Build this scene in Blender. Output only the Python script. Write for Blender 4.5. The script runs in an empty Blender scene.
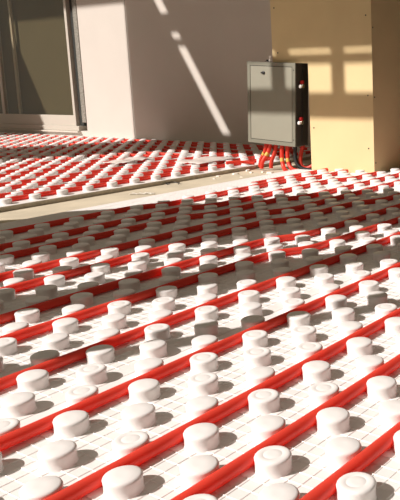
import bpy, bmesh, math, random
from mathutils import Vector, Matrix
random.seed(7)
sc = bpy.context.scene
COL = sc.collection

# ------------------------------------------------------------------ camera
# measured from the stud lattice of the photograph (400 x 500 frame)
FPX, PITCH, ROLL, YAW = 729.3168, .1749, -.0162, .5492
PPX, PPY = 396.5713, 203.5712
A = .14                                  # stud pitch along a pipe (m)
HS = .024                                # stud height
CZ = 3.6779 * A + HS
cw, sw = math.cos(YAW), math.sin(YAW)
OX, OY = -2.3073 * A, 4.9846 * A
X0, Y0 = OX * cw - OY * sw, OX * sw + OY * cw
cam = bpy.data.cameras.new('camera')
cam.sensor_fit = 'HORIZONTAL'
cam.sensor_width = 36
cam.lens = FPX / 400 * 36
cam.shift_x = (200 - PPX) / 400
cam.shift_y = (PPY - 250) / 400
cam.clip_start = .02
camo = bpy.data.objects.new('camera', cam)
COL.objects.link(camo)
fw = Vector((-sw * math.cos(PITCH), cw * math.cos(PITCH), -math.sin(PITCH)))
rt = Vector((cw, sw, 0))
upv = rt.cross(fw)
# picture is turned by ROLL (positive = clockwise)
r2 = rt * math.cos(ROLL) + upv * math.sin(ROLL)
u2 = upv * math.cos(ROLL) - rt * math.sin(ROLL)
m = Matrix((r2, u2, -fw)).transposed().to_4x4()
m.translation = Vector((0, 0, CZ))
camo.matrix_world = m
sc.camera = camo

def project(x, y, z):
    d = Vector((x, y, z - CZ))
    k = d.dot(fw)
    if k <= .05: return None
    return PPX + FPX * d.dot(r2) / k, PPY - FPX * d.dot(u2) / k, k

# ------------------------------------------------------------------ light
SX, SY = .64, 1.067                      # horizontal travel of sunlight per metre of fall
w = bpy.data.worlds.new('hazy_sky')
sc.world = w
w.use_nodes = True
w.node_tree.nodes['Background'].inputs[0].default_value = (1, .885, .71, 1)
w.node_tree.nodes['Background'].inputs[1].default_value = .31
sl = bpy.data.lights.new('sun', 'SUN')
sl.energy = 6.0
sl.color = (1, .93, .88)
sl.angle = math.radians(.32)
so = bpy.data.objects.new('sun', sl)
so.rotation_euler = Vector((SX, SY, -1)).to_track_quat('-Z', 'Y').to_euler()
so.location = (-4, -6, 8)
COL.objects.link(so)
vs = sc.view_settings
vs.view_transform = 'Standard'
vs.look = 'None'
vs.gamma = 1
vs.use_curve_mapping = False
vs.exposure = 0

# ------------------------------------------------------------------ materials
def mat(name, col, rough=.6, noise=0, nscale=20, col2=None, bump=0, bscale=60, metal=0, trans=0, spec=.5, alpha=1, coords='Object'):
    mt = bpy.data.materials.new(name)
    mt.use_nodes = True
    nt = mt.node_tree
    b = nt.nodes['Principled BSDF']
    b.inputs['Base Color'].default_value = (*col, 1)
    b.inputs['Roughness'].default_value = rough
    b.inputs['Metallic'].default_value = metal
    b.inputs['Transmission Weight'].default_value = trans
    b.inputs['Specular IOR Level'].default_value = spec
    b.inputs['Alpha'].default_value = alpha
    if noise or bump:
        tc = nt.nodes.new('ShaderNodeTexCoord')
    if noise:
        n = nt.nodes.new('ShaderNodeTexNoise')
        n.inputs['Scale'].default_value = nscale
        n.inputs['Detail'].default_value = 6
        nt.links.new(tc.outputs[coords], n.inputs['Vector'])
        r = nt.nodes.new('ShaderNodeValToRGB')
        r.color_ramp.elements[0].position = .35
        r.color_ramp.elements[1].position = .68
        c2 = col2 or tuple(c * (1 - noise) for c in col)
        r.color_ramp.elements[0].color = (*c2, 1)
        r.color_ramp.elements[1].color = (*col, 1)
        nt.links.new(n.outputs['Fac'], r.inputs['Fac'])
        nt.links.new(r.outputs['Color'], b.inputs['Base Color'])
    if bump:
        n2 = nt.nodes.new('ShaderNodeTexNoise')
        n2.inputs['Scale'].default_value = bscale
        n2.inputs['Detail'].default_value = 4
        nt.links.new(tc.outputs[coords], n2.inputs['Vector'])
        bp = nt.nodes.new('ShaderNodeBump')
        bp.inputs['Strength'].default_value = bump
        bp.inputs['Distance'].default_value = .01
        nt.links.new(n2.outputs['Fac'], bp.inputs['Height'])
        nt.links.new(bp.outputs['Normal'], b.inputs['Normal'])
    return mt

M = {}
M['stud'] = mat('white_moulded_plastic', (.84, .805, .78), .42, .05, 14)
M['sheet'] = mat('white_sheet_plastic', (.82, .785, .755), .5, .06, 9)
M['foam'] = mat('panel_foam_edge', (.66, .6, .5), .9, .2, 40)
M['pipe'] = mat('red_pipe_plastic', (.92, .10, .062), .36, .08, 6)
M['concrete'] = mat('pale_screed', (.62, .54, .40), .9, .18, 7, None, .15, 90)
M['plaster'] = mat('white_plaster', (.60, .55, .49), .85, .04, 3, None, .06, 40)
M['sun_mask'] = mat('sun_mask_plaster', (.40, .36, .29), .9, .1, 3)
M['darkwall'] = mat('added_wall_dark', (.13, .11, .08), .95, .2, 6)  # kept dark so little light bounces onto the column's side
M['ceiling'] = mat('ceiling_plaster', (.45, .38, .28), .9, .1, 3)
M['board'] = mat('yellow_gypsum_board', (.72, .56, .305), .85, .06, 5, None, .04, 50)
M['cab'] = mat('grey_painted_steel', (.285, .275, .215), .5, .05, 8, None, 0, 40)
M['cabdark'] = mat('grey_steel_frame', (.20, .195, .15), .5)
M['inner'] = mat('shaded_side_steel', (.075, .072, .058), .55, .1, 30)  # shade put into the colour: cabinet's unlit side made darker
M['black'] = mat('black_plastic', (.015, .015, .014), .5)
M['chrome'] = mat('nickel_brass', (.85, .80, .70), .25, metal=1)
M['whiteplastic'] = mat('white_cap_plastic', (.9, .88, .84), .35)
M['redcap'] = mat('red_cap_plastic', (.62, .02, .02), .4)
M['alu'] = mat('white_aluminium', (.52, .48, .41), .4)
M['jamb_dark'] = mat('dark_jamb_strip', (.02, .022, .018), .6)
M['guide'] = mat('grey_shutter_guide', (.33, .31, .26), .5, .5, 90, bump=.5, bscale=120)
M['screen'] = mat('olive_insect_screen', (.128, .112, .07), .9, .06, 4)
M['yellow'] = mat('yellow_tag_plastic', (.75, .45, .09), .6)
M['sill'] = mat('sill_stone', (.62, .57, .49), .7, .1, 20)
M['screw'] = mat('screw_black', (.03, .025, .02), .5)
M['chip'] = mat('white_chip', (.82, .78, .70), .7)
# clear window glass
g = bpy.data.materials.new('window_glass')
g.use_nodes = True
nt = g.node_tree
nt.nodes.remove(nt.nodes['Principled BSDF'])
tr = nt.nodes.new('ShaderNodeBsdfTransparent')
tr.inputs[0].default_value = (.88, .86, .80, 1)
gl = nt.nodes.new('ShaderNodeBsdfGlossy')
gl.inputs['Roughness'].default_value = .01
lw = nt.nodes.new('ShaderNodeLayerWeight')
lw.inputs['Blend'].default_value = .5
pw = nt.nodes.new('ShaderNodeMath'); pw.operation = 'POWER'; pw.inputs[1].default_value = 5
fr = nt.nodes.new('ShaderNodeMath'); fr.operation = 'MULTIPLY_ADD'; fr.inputs[1].default_value = .92; fr.inputs[2].default_value = .08
nt.links.new(lw.outputs['Facing'], pw.inputs[0])
nt.links.new(pw.outputs[0], fr.inputs[0])
mx = nt.nodes.new('ShaderNodeMixShader')
nt.links.new(fr.outputs[0], mx.inputs[0])
nt.links.new(tr.outputs[0], mx.inputs[1])
nt.links.new(gl.outputs[0], mx.inputs[2])
nt.links.new(mx.outputs[0], nt.nodes['Material Output'].inputs[0])
M['glass'] = g
nt = M['pipe'].node_tree
tl = nt.nodes.new('ShaderNodeBsdfTranslucent'); tl.inputs[0].default_value = (.95, .06, .03, 1)
mx = nt.nodes.new('ShaderNodeMixShader'); mx.inputs[0].default_value = .42
nt.links.new(nt.nodes['Principled BSDF'].outputs[0], mx.inputs[1]); nt.links.new(tl.outputs[0], mx.inputs[2])
nt.links.new(mx.outputs[0], nt.nodes['Material Output'].inputs[0])
# milky plastic film
g = bpy.data.materials.new('milky_film')
g.use_nodes = True
nt = g.node_tree
b = nt.nodes['Principled BSDF']
b.inputs['Base Color'].default_value = (.88, .80, .74, 1)
b.inputs['Roughness'].default_value = .3
b.inputs['Alpha'].default_value = .72
M['film'] = g

# ------------------------------------------------------------------ mesh builder
class MB:
    def __init__(s): s.v = []; s.f = []
    def add(s, vs, fs):
        o = len(s.v); s.v += [tuple(p) for p in vs]; s.f += [[i + o for i in q] for q in fs]; return s
    def box(s, x0, x1, y0, y1, z0, z1):
        return s.add([(x0,y0,z0),(x1,y0,z0),(x1,y1,z0),(x0,y1,z0),(x0,y0,z1),(x1,y0,z1),(x1,y1,z1),(x0,y1,z1)],
                     [(0,3,2,1),(4,5,6,7),(0,1,5,4),(1,2,6,5),(2,3,7,6),(3,0,4,7)])
    def prism_xz(s, pts, y0, y1):
        n = len(pts)
        ar = sum(pts[i][0]*pts[(i+1)%n][1]-pts[(i+1)%n][0]*pts[i][1] for i in range(n))
        if ar < 0: pts = pts[::-1]
        vs = [(x,y0,z) for x,z in pts] + [(x,y1,z) for x,z in pts]
        fs = [list(range(n)), list(range(2*n-1, n-1, -1))]
        fs += [(i, i+n, (i+1)%n+n, (i+1)%n) for i in range(n)]
        return s.add(vs, fs)
    def lathe(s, prof, n=24, c=(0,0,0), axis='z'):
        vs = []; fs = []
        for r, h in prof:
            for k in range(n):
                a = 2*math.pi*k/n
                p = (r*math.cos(a), r*math.sin(a), h)
                if axis == 'x': p = (p[2], p[0], p[1])
                if axis == 'y': p = (p[0], -p[2], p[1])
                vs.append((p[0]+c[0], p[1]+c[1], p[2]+c[2]))
        for i in range(len(prof)-1):
            for k in range(n):
                fs.append((i*n+k, i*n+(k+1)%n, (i+1)*n+(k+1)%n, (i+1)*n+k))
        fs.append(tuple(range((len(prof)-1)*n, len(prof)*n)))
        fs.append(tuple(range(n-1, -1, -1)))
        return s.add(vs, fs)
    def tube(s, pts, r, n=12):
        pts = [Vector(p) for p in pts]
        vs = []; fs = []
        up = Vector((0,0,1))
        t0 = (pts[1]-pts[0]).normalized()
        if abs(t0.dot(up)) > .9: up = Vector((1,0,0))
        a = t0.cross(up).normalized(); b = a.cross(t0)
        for i, p in enumerate(pts):
            t = (pts[min(i+1,len(pts)-1)]-pts[max(i-1,0)]).normalized()
            a = (a - t*a.dot(t)).normalized(); b = t.cross(a)
            for k in range(n):
                q = 2*math.pi*k/n
                vs.append(p + a*(r*math.cos(q)) + b*(r*math.sin(q)))
        for i in range(len(pts)-1):
            for k in range(n):
                fs.append((i*n+k, i*n+(k+1)%n, (i+1)*n+(k+1)%n, (i+1)*n+k))
        fs.append(tuple(range(n-1,-1,-1))); fs.append(tuple(range((len(pts)-1)*n, len(pts)*n)))
        return s.add(vs, fs)
    def mesh(s, name, material, smooth=False, bevel=0):
        me = bpy.data.meshes.new(name)
        me.from_pydata(s.v, [], s.f)
        bm = bmesh.new(); bm.from_mesh(me)
        bmesh.ops.recalc_face_normals(bm, faces=bm.faces)
        if bevel:
            bmesh.ops.bevel(bm, geom=list(bm.edges), offset=bevel, segments=2, profile=.6, affect='EDGES', clamp_overlap=True)
        bm.to_mesh(me); bm.free()
        if smooth:
            for p in me.polygons: p.use_smooth = True
            try: me.set_sharp_from_angle(angle=math.radians(42))
            except Exception: pass
        me.materials.append(M[material])
        return me
    def build(s, name, material, parent=None, smooth=False, bevel=0):
        o = bpy.data.objects.new(name, s.mesh(name, material, smooth, bevel))
        COL.objects.link(o)
        if parent: o.parent = parent
        return o

def tag(o, label=None, cat=None, group=None, kind=None):
    if label: o['label'] = label
    if cat: o['category'] = cat
    if group: o['group'] = group
    if kind: o['kind'] = kind
    return o
def empty(name, loc=(0,0,0)):
    o = bpy.data.objects.new(name, None); COL.objects.link(o); o.location = loc
    o.empty_display_size = .05
    return o
def inst(name, me, parent, loc, rotz=0):
    o = bpy.data.objects.new(name, me); COL.objects.link(o); o.parent = parent
    o.location = loc; o.rotation_euler = (0,0,rotz)
    return o

# ------------------------------------------------------------------ the setting
ZF = -.022                               # top of the screed below the panels
YW = 4.38                                # face of the wall with the window
XC = -5.429                              # outer corner of that wall
tag(MB().box(-10, 2.6, -.6, 5.2, ZF-.12, ZF).build('floor', 'concrete'), 'pale concrete screed floor between the stud panels', 'floor', kind='structure')
tag(MB().box(XC, 2.6, YW+.004, YW+.25, ZF, 3.0).build('wall_back', 'plaster'), 'plain white plaster wall in shade with a slanting strip of sunlight', 'wall', kind='structure')
# wall with the window: opening x -8.6 .. -6.09, z .08 ..
wl = MB()
wl.box(-6.09, XC, YW, YW+.25, ZF, 3.0)
wl.box(-10, -6.09, YW, YW+.25, ZF, .06)
wl.box(-10, -6.09, YW, YW+.25, 2.35, 3.0)
wl.box(-10, -9.0, YW, YW+.25, .06, 2.35)
tag(wl.build('wall_left', 'plaster'), 'sunlit white plaster wall around the glazed sliding door', 'wall', kind='structure')
tag(MB().box(-10, 2.6, 2.75, 4.63, 3.0, 3.2).build('ceiling', 'ceiling'), kind='structure')  # unseen overhang, cut short so sky lights the floor before it

tag(MB().box(2.6, 2.8, -.53, 5.0, ZF, 6.2).build('added_wall_right', 'darkwall'), kind='structure')  # unseen wall added to block sky light from the column's side

# unseen mask wall behind the camera: openings shaped to lay out the sun bands
YF = -.5
fa = MB()
def P(s): return s - .6*(-YF)
TOP = 6.2
def strip(s0, s1, opens):
    z = ZF
    for a, b in opens + [(TOP, TOP)]:
        if a > z: fa.box(P(s0), P(s1), YF-.03, YF, z, a)
        z = b
low = (.25, 3.05)
for s0, s1 in ((-.1, 2.9), (-1.765, -1.715), (-2.37, -2.12), (-2.57, -2.52), (-3.44, -2.83)):
    strip(s0, s1, [])
for s0, s1 in ((-1.715, -.1), (-2.12, -1.765), (-2.52, -2.37), (-2.83, -2.57)):
    strip(s0, s1, [low])
fa.prism_xz([(P(-3.44), ZF), (P(-3.44), 3.2), (P(-3.9), 2.0), (P(-3.97), ZF)], YF-.03, YF)
fa.prism_xz([(P(-2.84), 1.5), (P(-2.83), 1.5), (P(-2.65), 2.55), (P(-2.65), 3.1), (P(-2.84), 3.1)], YF-.03, YF)
pane = [(.25, 3.936), (4.055, 4.24), (4.275, 4.322)]
for s0, s1 in ((-4.01, -3.44), (-4.40, -4.09), (-4.787, -4.475), (-5.19, -4.876)): strip(s0, s1, pane)
for s0, s1 in ((-4.09, -4.01), (-4.475, -4.40), (-4.876, -4.787), (-5.30, -5.19)): strip(s0, s1, [(.25, 3.936)])
strip(-6.45, -5.30, [(.25, 4.0)])
strip(-8.05, -7.6, [(.25, TOP)])
fa.box(P(-7.6), P(-6.45), YF-.03, YF, ZF, 4.56)
# upper part of the mask: gap slanted to throw the sun strip on wall_back
def sx(z): return -6.975 - .634*(z-4.655)
for a, b, op in ((4.56, 4.660, 0), (4.660, 5.403, 1), (5.403, 5.444, 0), (5.444, 5.519, 1), (5.519, 5.659, 0), (5.659, 5.90, 1), (5.90, TOP, 0)):
    L, R = -8.06, -6.45
    if op:
        fa.prism_xz([(P(L),a),(P(sx(a)),a),(P(sx(b)),b),(P(L),b)], YF-.03, YF)
        fa.prism_xz([(P(sx(a)+.085),a),(P(R),a),(P(R),b),(P(sx(b)+.085),b)], YF-.03, YF)
    else:
        fa.box(P(L), P(R), YF-.03, YF, a, b)
strip(-9.38, -8.05, [(.25, 5.79)])
fa.prism_xz([(P(-11.5),ZF),(P(-9.38),ZF),(P(-9.38),4.647),(P(-9.99),5.79),(P(-9.99),TOP),(P(-11.5),TOP)], YF-.03, YF)
fa.prism_xz([(P(-9.99),5.79),(P(-9.38),5.79),(P(-9.38),TOP),(P(-9.99),TOP)], YF-.03, YF)
tag(fa.build('sun_mask_wall', 'sun_mask'), kind='structure')

# ------------------------------------------------------------------ window (sliding glass door)
win = empty('window_1', (-6.09, YW, .06))
tag(win, 'white aluminium sliding glass door with dark screen in the sunlit wall', 'window', kind='structure')
def wpart(name, matn, boxes, par=win, bev=.003):
    mb = MB()
    off = win.location if par is win else win.location
    for b in boxes:
        mb.box(b[0]-off.x, b[1]-off.x, b[2]-off.y, b[3]-off.y, b[4]-off.z, b[5]-off.z)
    return mb.build(name, matn, par, bevel=bev)
XL = -9.0
wpart('sill_rail', 'alu', [(XL, -6.20, YW-.012, YW+.12, .06, .105)])
wpart('jamb', 'jamb_dark', [(-6.235, -6.175, YW+.03, YW+.12, .105, 2.35)])  # dark strip between the sash and the shutter guide
wpart('shutter_guide', 'guide', [(-6.175, -6.135, YW+.012, YW+.1, .14, 2.35)])
wpart('shutter_guide', 'guide', [(-6.130, -6.091, YW-.006, YW+.1, .14, 2.35)])
wpart('head_rail', 'alu', [(XL, -6.09, YW+.02, YW+.12, 2.28, 2.35)])
sash = wpart('sash', 'alu', [(-6.285, -6.252, YW, YW+.05, .105, 2.28)])
wpart('bottom_rail', 'alu', [(XL, -6.285, YW+.005, YW+.05, .105, .205)], sash)
wpart('stile', 'alu', [(-7.46, -7.415, YW+.005, YW+.045, .205, 2.28)], sash)
wpart('stile', 'alu', [(-7.20, -7.17, YW+.02, YW+.045, .205, 2.28)], sash)
wpart('pane', 'glass', [(XL, -7.46, YW+.024, YW+.030, .205, 2.28)], sash, 0)
wpart('pane', 'glass', [(-7.415, -6.285, YW+.012, YW+.018, .205, 2.28)], sash, 0)
wpart('insect_screen', 'screen', [(XL, -6.235, YW+.07, YW+.074, .105, 2.28)], win, 0)
tag(MB().box(XL, -6.19, YW-.035, YW, .045, .058).build('trim_1', 'sill'), kind='structure')

# ------------------------------------------------------------------ stud panels
def stud_profile():
    R = .0262
    return [(.0268, 0), (.0253, .0022), (.0252, .0100), (.0256, .0165), (R, HS-.0040), (R-.0006, HS-.0022), (R-.0024, HS-.0006),
            (R-.0050, HS), (.0145, HS-.0001), (.0138, HS-.0004), (.0130, HS-.0004), (.0122, HS-.0001), (.0050, HS)]
STUD = MB().lathe(stud_profile(), 24).mesh('stud', 'stud', True)
def stud_plain():
    R = .0262
    return [(.0268, 0), (.0253, .0022), (.0252, .0100), (.0256, .0165), (R, HS-.0040), (R-.0010, HS-.0018), (R-.0045, HS), (.006, HS-.0004)]
STUD2 = MB().lathe(stud_plain(), 24).mesh('stud', 'stud', True)
LOWP = [(.0265, 0), (.0252, .012), (.0262, HS-.0045), (.0245, HS-.001), (.020, HS)]

def lattice(x0, x1, y0, y1):
    out = []
    for r in range(-14, 100):
        x = X0 - .5*A*r
        if not (x0+.03 < x < x1-.03): continue
        for c in range(-60, 60):
            y = Y0 + A*(c + .5*r)
            if y0+.03 < y < y1-.03: out.append((x, y))
    return out
def ribs(x0, x1, y0, y1, mx=.035):
    mb = MB(); st = A/6; h = .0011; t = .0013
    k = math.ceil((x0+mx-X0)/st-.5)
    while X0 + (k+.5)*st < x1-mx:
        q = X0+(k+.5)*st; k += 1
        mb.add([(q-t,y0+.01,0),(q+t,y0+.01,0),(q,y0+.01,h),(q-t,y1-.01,0),(q+t,y1-.01,0),(q,y1-.01,h)], [(0,1,2),(3,5,4),(0,2,5,3),(1,4,5,2),(0,3,4,1)])
    k = math.ceil((y0+.01-Y0)/st-.5)
    while Y0 + (k+.5)*st < y1-.01:
        q = Y0+(k+.5)*st; k += 1
        mb.add([(x0+mx,q-t,0),(x0+mx,q+t,0),(x0+mx,q,h),(x1-mx,q-t,0),(x1-mx,q+t,0),(x1-mx,q,h)], [(0,1,2),(3,5,4),(0,2,5,3),(1,4,5,2),(0,3,4,1)])
    return mb
def clear(x, y):                          # no studs inside the boxed column
    return x > -2.49 and not (-2.93 < x < -2.15 and y > 3.31)
def panel(x0, x1, y0, y1, label, group, ok=lambda x, y: True, rib=True, cut=None):
    root = empty('stud_panel', ((x0+x1)/2, (y0+y1)/2, ZF))
    tag(root, label, 'stud panel', group)
    o = root.location
    def loc(mb): mb.v = [(a-o.x, b-o.y, c-o.z) for a, b, c in mb.v]; return mb
    sh = MB(); fo = MB()
    for a, b, c, d in (cut or [(x0, x1, y0, y1)]):
        sh.box(a, b, c, d, -.0025, 0); fo.box(a+.002, b-.002, c+.002, d-.002, ZF, -.0025)
    loc(sh).build('cover_sheet', 'sheet', root)
    loc(fo).build('foam_base', 'foam', root)
    if rib:
        for a, b, c, d in (cut or [(x0, x1, y0, y1)])[:2]:
            rb = loc(ribs(a, b, c, d)).build('rib_grid', 'sheet', root); rb['kind'] = 'stuff'
    pts = []
    for x, y in lattice(x0, x1, y0, y1):
        if not ok(x, y): continue
        p = project(x, y, HS/2)
        vis = p and -25 < p[0] < 425 and -10 < p[1] < 525
        pts.append((p[2] if vis else 99, x, y))
    pts.sort()
    rest = MB()
    for i, (d, x, y) in enumerate(pts):
        if d < 90 and i < 300:
            k = random.random()
            inst('stud', STUD if k < .35 else STUD2, root, (x-o.x+random.uniform(-.0006,.0006), y-o.y+random.uniform(-.0006,.0006), -o.z), random.uniform(0, 6.28))
        else:
            rest.lathe(LOWP, 12, (x-o.x, y-o.y, -o.z))
    if rest.v:
        ro = rest.build('stud_field', 'stud', root, True); ro['kind'] = 'stuff'
    return root
XS = X0 - .07*6.5                         # seam between the two near panels
XE1, XE2 = -2.735, -3.095                 # edges of the bare concrete strip
panel(XS+.001, 1.2, -.4, 4.40, 'white stud panel in the sunny foreground, nearest the camera', 'underfloor stud panels')
panel(XE1, XS-.001, .2, 4.40, 'white stud panel reaching from the seam to the concrete strip, mostly in shade', 'underfloor stud panels',
      clear, True, [(XE1, XS-.001, .2, 3.345), (-2.185, XS-.001, 3.345, 4.40)])
panel(-8.6, XE2, .6, YW-.005, 'white stud panel beyond the concrete strip, along the wall with the glass door', 'underfloor stud panels', rib=False)

# ------------------------------------------------------------------ pipes
RP = .0106
def snap(y, r):                            # half way between two studs of row r
    k = round((y - Y0 - A*(.5 + .5*r))/A)
    return Y0 + A*(k + .5 + .5*r)
def gx(g): return X0 - .07*g
def run(g0, jogs, y0, y1, label):
    js = [(snap(y, min(a, b)+.5), a, b) for y, a, b in jogs]
    pts = []
    n = int((y1-y0)/.018)
    for i in range(n+1):
        y = y0 + (y1-y0)*i/n
        g_ = g0
        for jy, a, b in js:
            t = 1/(1+math.exp(-(y-jy)/.028))
            g_ += (b-a)*t
        wob = .0012*math.sin(y*7+g0*3)
        pts.append((gx(g_)+wob, y, RP+.0012+.0006*math.sin(y*5+g0)))
    o = MB().tube(pts, RP, 14).build('heating_pipe', 'pipe', None, True)
    tag(o, label, 'pipe', 'pipe runs between the near studs')
ORD = ['first', 'second', 'third', 'fourth', 'fifth', 'sixth', 'seventh', 'eighth', 'ninth', 'tenth', 'eleventh', 'twelfth', 'thirteenth']
runs = [(-1.5, [], .0, 4.3), (.5, [], .0, 4.3), (2.5, [], .0, 4.3), (5.5, [], .0, 4.3), (8.5, [], .25, 4.3),
        (11.5, [(1.72, 11.5, 10.5)], .25, 4.3), (13.5, [(1.79, 13.5, 12.5)], .25, 4.3),
        (16.5, [(2.0, 16.5, 15.5), (2.5, 15.5, 14.5)], .25, 4.3), (18.5, [(2.14, 18.5, 17.5)], .25, 4.3),
        (21.5, [(2.03, 21.5, 20.5), (2.5, 20.5, 19.5)], .25, 4.3), (23.5, [(2.15, 23.5, 22.5), (2.95, 22.5, 21.5)], .25, 3.32),
        (26.5, [(2.0, 26.5, 25.5), (2.98, 25.5, 24.5)], .25, 3.32), (26.5, [], 2.70, 3.32)]
for i, (g0, j, a, b) in enumerate(runs):
    run(g0, j, a, b, 'red heating pipe between the near studs, %s run counted from the bottom right corner' % ORD[i])

# far field: nested L-shaped loops
def snap_y(y): return Y0 + .07*(round((y-Y0)/.07-.5)+.5)
k = 0
g0 = round((X0-(XE2-.125))/.07-.5)+.5
steps = [0, 2, 5, 7, 10, 12, 14, 17, 19, 22, 24, 27, 29, 32, 34]
for i, q in enumerate(steps):
    x = gx(g0 + q)
    yb = snap_y(4.27 - .07*q)
    if yb < 1.0: break
    R = .05
    pts = [(x, .7 + .01*j, RP+.001) for j in range(0, int((yb-R-.7)/.01), 6)]
    pts += [(x-R+R*math.cos(t*math.pi/16), yb-R+R*math.sin(t*math.pi/16), RP+.001) for t in range(9)]
    xe = -8.4
    n = int((x-R-xe)/.06)
    pts += [(x-R-(x-R-xe)*(j+1)/n, yb, RP+.001) for j in range(n)]
    o = MB().tube(pts, RP, 10).build('heating_pipe', 'pipe', None, True)
    tag(o, 'red pipe loop on the far stud panel, %s counted from the concrete strip' % (ORD + ['fourteenth','fifteenth','sixteenth','seventeenth'])[i], 'pipe', 'pipe loops on the far stud panel')

# ------------------------------------------------------------------ boxed column
YC = 3.35
colm = empty('boxed_column', (-2.54, YC, ZF))
tag(colm, 'yellow gypsum board boxing of a column beside the grey cabinet', 'column')
CO = colm.location
TLT = .05                                  # cabinet tilt
def nz(x): return .6232 - (x+2.881)*TLT
fb = [(-2.627, ZF), (-2.19, ZF), (-2.19, 2.998), (-2.887, 2.998), (-2.887, nz(-2.887)), (-2.627, nz(-2.627))]
mb = MB(); mb.prism_xz([(x-CO.x, z-CO.z) for x, z in fb], 0, .0125)
mb.build('front_board', 'board', colm)
MB().box(-2.2025-CO.x, -2.19-CO.x, .0125, 1.07, 0, 2.998-ZF).build('side_board', 'board', colm)
MB().box(-2.887-CO.x, -2.8745-CO.x, .0125, 1.07, nz(-2.887)+.02-ZF, 2.998-ZF).build('side_board', 'board', colm)
sm = MB().lathe([(.0045, 0), (.0045, .0012), (.002, .0016)], 10, axis='y').mesh('screw', 'screw')
for x, z in ((-2.225, .855), (-2.86, .93), (-2.845, .675), (-2.60, .245), (-2.222, .43), (-2.225, .14)):
    inst('screw', sm, colm, (x-CO.x, 0, z-CO.z))
sm2 = MB().lathe([(.0045, 0), (.0045, .0012), (.002, .0016)], 10, axis='x').mesh('screw', 'screw')
for y, z in ((3.362, .79), (3.365, .06), (3.366, .42)):
    inst('screw', sm2, colm, (-2.19-CO.x, y-CO.y, z-CO.z))

# ------------------------------------------------------------------ manifold cabinet
cab = empty('manifold_cabinet', (-2.905, 3.33, .141))
cab.rotation_euler = (0, TLT, 0)
tag(cab, 'grey steel manifold cabinet hung crooked beside the yellow column', 'cabinet')
W, H, D = .366, .482, .115
hw = W/2
bd = MB()
bd.box(-hw, -hw+.004, 0, D, 0, H); bd.box(-hw+.004, hw-.004, 0, D, H-.004, H); bd.box(-hw+.004, hw-.004, 0, D, 0, .004)
bd.box(-hw+.004, hw, D-.004, D, .004, H-.004)
bd.build('body', 'cabdark', cab)
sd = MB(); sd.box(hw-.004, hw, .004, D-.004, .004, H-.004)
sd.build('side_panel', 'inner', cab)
fr_ = MB(); f = .022
fr_.box(-hw, hw, -.006, 0, H-f, H); fr_.box(-hw, hw, -.006, 0, 0, f)
fr_.box(-hw, -hw+f, -.006, 0, f, H-f); fr_.box(hw-f, hw, -.006, 0, f, H-f)
fr_.build('door_frame', 'cabdark', cab, bevel=.0008)
dr = MB().box(-hw+f+.003, hw-f-.003, -.0055, 0, f+.003, H-f-.003).build('door', 'cab', cab, bevel=.0012)
MB().box(-hw+f, hw-f, -.0008, .001, f, H-f).build('door_gap', 'black', cab)
lt = MB().lathe([(.010, 0), (.010, .004), (.007, .006)], 16, (-.055, -.0055, H-.062), 'y').build('latch', 'black', dr, True)
MB().box(-.072, -.055, -.0125, -.0105, H-.067, H-.058).build('latch_key', 'black', dr)
for zz in (.04, H-.04):
    MB().lathe([(.003, 0), (.003, .002)], 8, (hw-.012, -.006, zz), 'y').build('screw', 'screw', cab)
# valves sticking out of the side panel
for zz, s in ((.352, .010), (.142, 0)):
    v = MB().lathe([(.010, 0), (.010, .010), (.013, .010), (.013, .024), (.009, .026)], 14, (hw, .030+s, zz), 'x').build('valve_body', 'chrome', cab, True)
    MB().lathe([(.011, 0), (.0125, .003), (.0125, .016), (.009, .02)], 14, (hw+.014, .030+s, zz+.012), 'z').build('valve_cap', 'redcap', v, True)
    MB().lathe([(.008, 0), (.011, .004), (.011, .010), (.007, .014)], 14, (hw+.014, .020+s, zz-.002), 'y').build('drain_cap', 'whiteplastic', v, True)
MB().tube([(hw+.005, .05, .03), (hw+.008, .05, .12), (hw+.006, .05, .3), (hw+.008, .05, .45)], .0025, 8).build('cable', 'black', cab, True)

# small things left on top of the cabinet
wp = MB().lathe([(.007, 0), (.007, .014), (.005, .022), (.0075, .024), (.0075, .032)], 12).build('wall_plug', 'whiteplastic', None, True)
wp.location = (-2.893, 3.335, .628); tag(wp, 'small white plug standing on top of the grey cabinet', 'plug')
br_ = MB(); br_.box(-.014, .014, -.006, .006, 0, .003); br_.box(-.005, .004, -.005, .005, .003, .011)
bo = br_.build('black_clip', 'black', None, bevel=.0006); bo.location = (-2.915, 3.335, .6275); bo.rotation_euler = (0, TLT, .2)
tag(bo, 'small black clip lying on top of the grey cabinet', 'clip')

# ------------------------------------------------------------------ pipe tails below the cabinet
def bez(p0, p1, p2, p3, n=22):
    p0, p1, p2, p3 = map(Vector, (p0, p1, p2, p3))
    return [p0*(1-t)**3 + p1*3*t*(1-t)**2 + p2*3*t*t*(1-t) + p3*t**3 for t in [i/n for i in range(n+1)]]
tails = [(-2.985, 3.37, -3.06, 3.39, 'pipe', 'leftmost red pipe tail dropping from the grey cabinet'),
         (-2.955, 3.37, -2.995, 3.33, 'pipe', 'second red pipe tail from the left below the grey cabinet'),
         (-2.925, 3.39, -2.955, 3.37, 'pipe', 'third red pipe tail from the left below the grey cabinet'),
         (-2.860, 3.37, -2.785, 3.31, 'pipe', 'fourth red pipe tail from the left, sweeping right below the cabinet'),
         (-2.825, 3.38, -2.720, 3.34, 'pipe', 'fifth red pipe tail from the left, in the shade of the cabinet'),
         (-2.885, 3.40, -2.830, 3.40, 'black', 'black pipe tail among the red ones below the cabinet'),
         (-2.775, 3.39, -2.640, 3.42, 'black', 'black pipe tail nearest the yellow column'),
         (-2.742, 3.425, -2.660, 3.50, 'pipe', 'rightmost red pipe tail curling behind the yellow board')]
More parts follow.
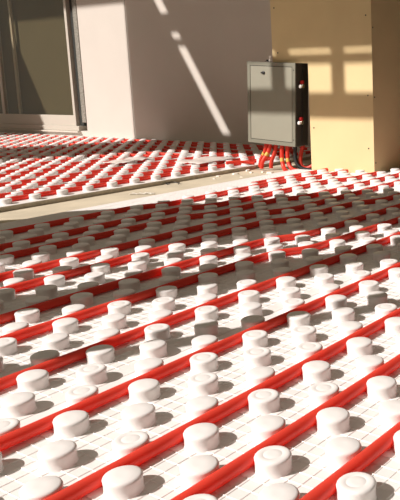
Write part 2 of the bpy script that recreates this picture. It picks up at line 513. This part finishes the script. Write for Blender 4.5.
for i, (xa, ya, xb, yb, mt, lab) in enumerate(tails):
    za = .141 - (xa+2.905)*TLT + .003
    zb = ZF + .0122 if xb > -3.095 else .0122
    p = bez((xa, ya, za), (xa-.004, ya, za-.09), (xb, yb, zb+.075), (xb, yb, zb), 18)
    if xb > -2.8:
        p = bez((xa, ya, za), (xa-.01, ya-.01, za-.13), (xa+.03, ya-.02, zb-.005), (xb, yb, zb), 22)
    if i == 7:
        p = bez((xa, ya, za), (-2.79, 3.39, -.02), (-2.70, 3.40, -.04), (-2.645, 3.45, .055), 24)
    t = MB().tube(p, .0120, 12).build('pipe_tail', mt, None, True)
    tag(t, lab, 'pipe', 'pipe tails below the cabinet')
    if mt == 'pipe' and i in (0, 1, 3, 4):
        q = p[7]; d = (p[8]-p[6]).normalized()
        MB().tube([q-d*.011, q+d*.011], .0128, 10).build('marker_band', 'yellow', t, True)

# ------------------------------------------------------------------ litter on the concrete and the far panel
wr = MB().tube([(-3.06+.045*math.cos(a)*(1-.06*a), 2.69+.03*math.sin(a)*(1+.03*a), ZF+.003+.004*abs(math.sin(2*a))) for a in [i*.25 for i in range(22)]], .0022, 6).build('wire_scrap', 'black', None, True)
tag(wr, 'curled scrap of black wire on the concrete strip', 'wire')
for (x, y, l, r, lab) in ((-2.935, 2.37, .10, .55, 'longer white plastic strip lying on the concrete strip'), (-2.895, 2.395, .06, .2, 'shorter white plastic strip lying on the concrete strip')):
    mb = MB(); n = 8
    for j in range(n):
        a, b = -l/2+l*j/n, -l/2+l*(j+1)/n
        za, zb = .004+.006*math.sin(j*1.1)**2, .004+.006*math.sin((j+1)*1.1)**2
        mb.add([(a,-.007,za-.002),(b,-.007,zb-.002),(b,.007,zb-.002),(a,.007,za-.002),(a,-.007,za),(b,-.007,zb),(b,.007,zb),(a,.007,za)],
               [(0,3,2,1),(4,5,6,7),(0,1,5,4),(2,3,7,6)]+([(3,0,4,7)] if j == 0 else [])+([(1,2,6,5)] if j == n-1 else []))
    o = mb.build('plastic_strip', 'chip'); o.location = (x, y, ZF-.001); o.rotation_euler = (0,0,r)
    tag(o, lab, 'strip', 'strips on the concrete')
chips = [(-3.02, 3.13, .022), (-2.98, 3.22, .018), (-3.05, 3.02, .016), (-2.93, 3.27, .02), (-2.86, 3.25, .026), (-2.99, 2.93, .014), (-2.90, 3.05, .012), (-2.82, 3.22, .016), (-3.06, 3.28, .024)]
for i, (x, y, s_) in enumerate(chips):
    mb = MB(); n = 6
    ring = [(s_*random.uniform(.6, 1.1)*math.cos(2*math.pi*k/n), s_*.7*random.uniform(.6, 1.1)*math.sin(2*math.pi*k/n)) for k in range(n)]
    mb.add([(a, b, 0) for a, b in ring] + [(a*.8, b*.8, s_*.35) for a, b in ring],
           [tuple(range(n-1,-1,-1)), tuple(range(n, 2*n))] + [(k, (k+1)%n, (k+1)%n+n, k+n) for k in range(n)])
    o = mb.build('debris_chip', 'chip'); o.location = (x, y, ZF); o.rotation_euler = (0,0,random.uniform(0,6))
    tag(o, 'small pale chip of debris on the concrete in front of the cabinet', 'debris', 'chips on the concrete by the cabinet')
oc = MB().tube(bez((-3.16, 3.20, HS+.008), (-3.13, 3.25, HS+.010), (-3.10, 3.30, HS+.009), (-3.05, 3.33, HS-.006), 10), .0095, 10).build('pipe_offcut', 'pipe', None, True)
tag(oc, 'short red pipe offcut at the edge of the far panel near the cabinet', 'pipe')
def film(x, y, lx, ly, rz, seed, lab):
    rnd = random.Random(seed); n, m_ = 14, 8
    mb = MB(); vs_ = []
    for j in range(m_+1):
        for i in range(n+1):
            a, b = (i/n-.5), (j/m_-.5)
            k = 1 - .35*abs(a)*rnd.uniform(.4, 1)
            vs_.append((a*lx, b*ly*k, HS+.002+.010*abs(math.sin(5*a+seed)*math.cos(6*b+seed*2))+rnd.uniform(0,.006)))
    fs_ = [(j*(n+1)+i, j*(n+1)+i+1, (j+1)*(n+1)+i+1, (j+1)*(n+1)+i) for j in range(m_) for i in range(n)]
    me = bpy.data.meshes.new('plastic_film'); me.from_pydata(vs_, [], fs_)
    for p in me.polygons: p.use_smooth = True
    me.materials.append(M['film'])
    o = bpy.data.objects.new('plastic_film', me); COL.objects.link(o)
    so_ = o.modifiers.new('thickness', 'SOLIDIFY'); so_.thickness = .0008
    o.location = (x, y, 0); o.rotation_euler = (0,0,rz)
    tag(o, lab, 'plastic film', 'films on the far panel')
film(-3.40, 3.28, .20, .40, .1, 1, 'crumpled milky plastic film on the far panel, left of the grey cabinet')
film(-3.86, 3.05, .16, .32, .2, 2, 'crumpled milky plastic film lying in the middle of the far panel')
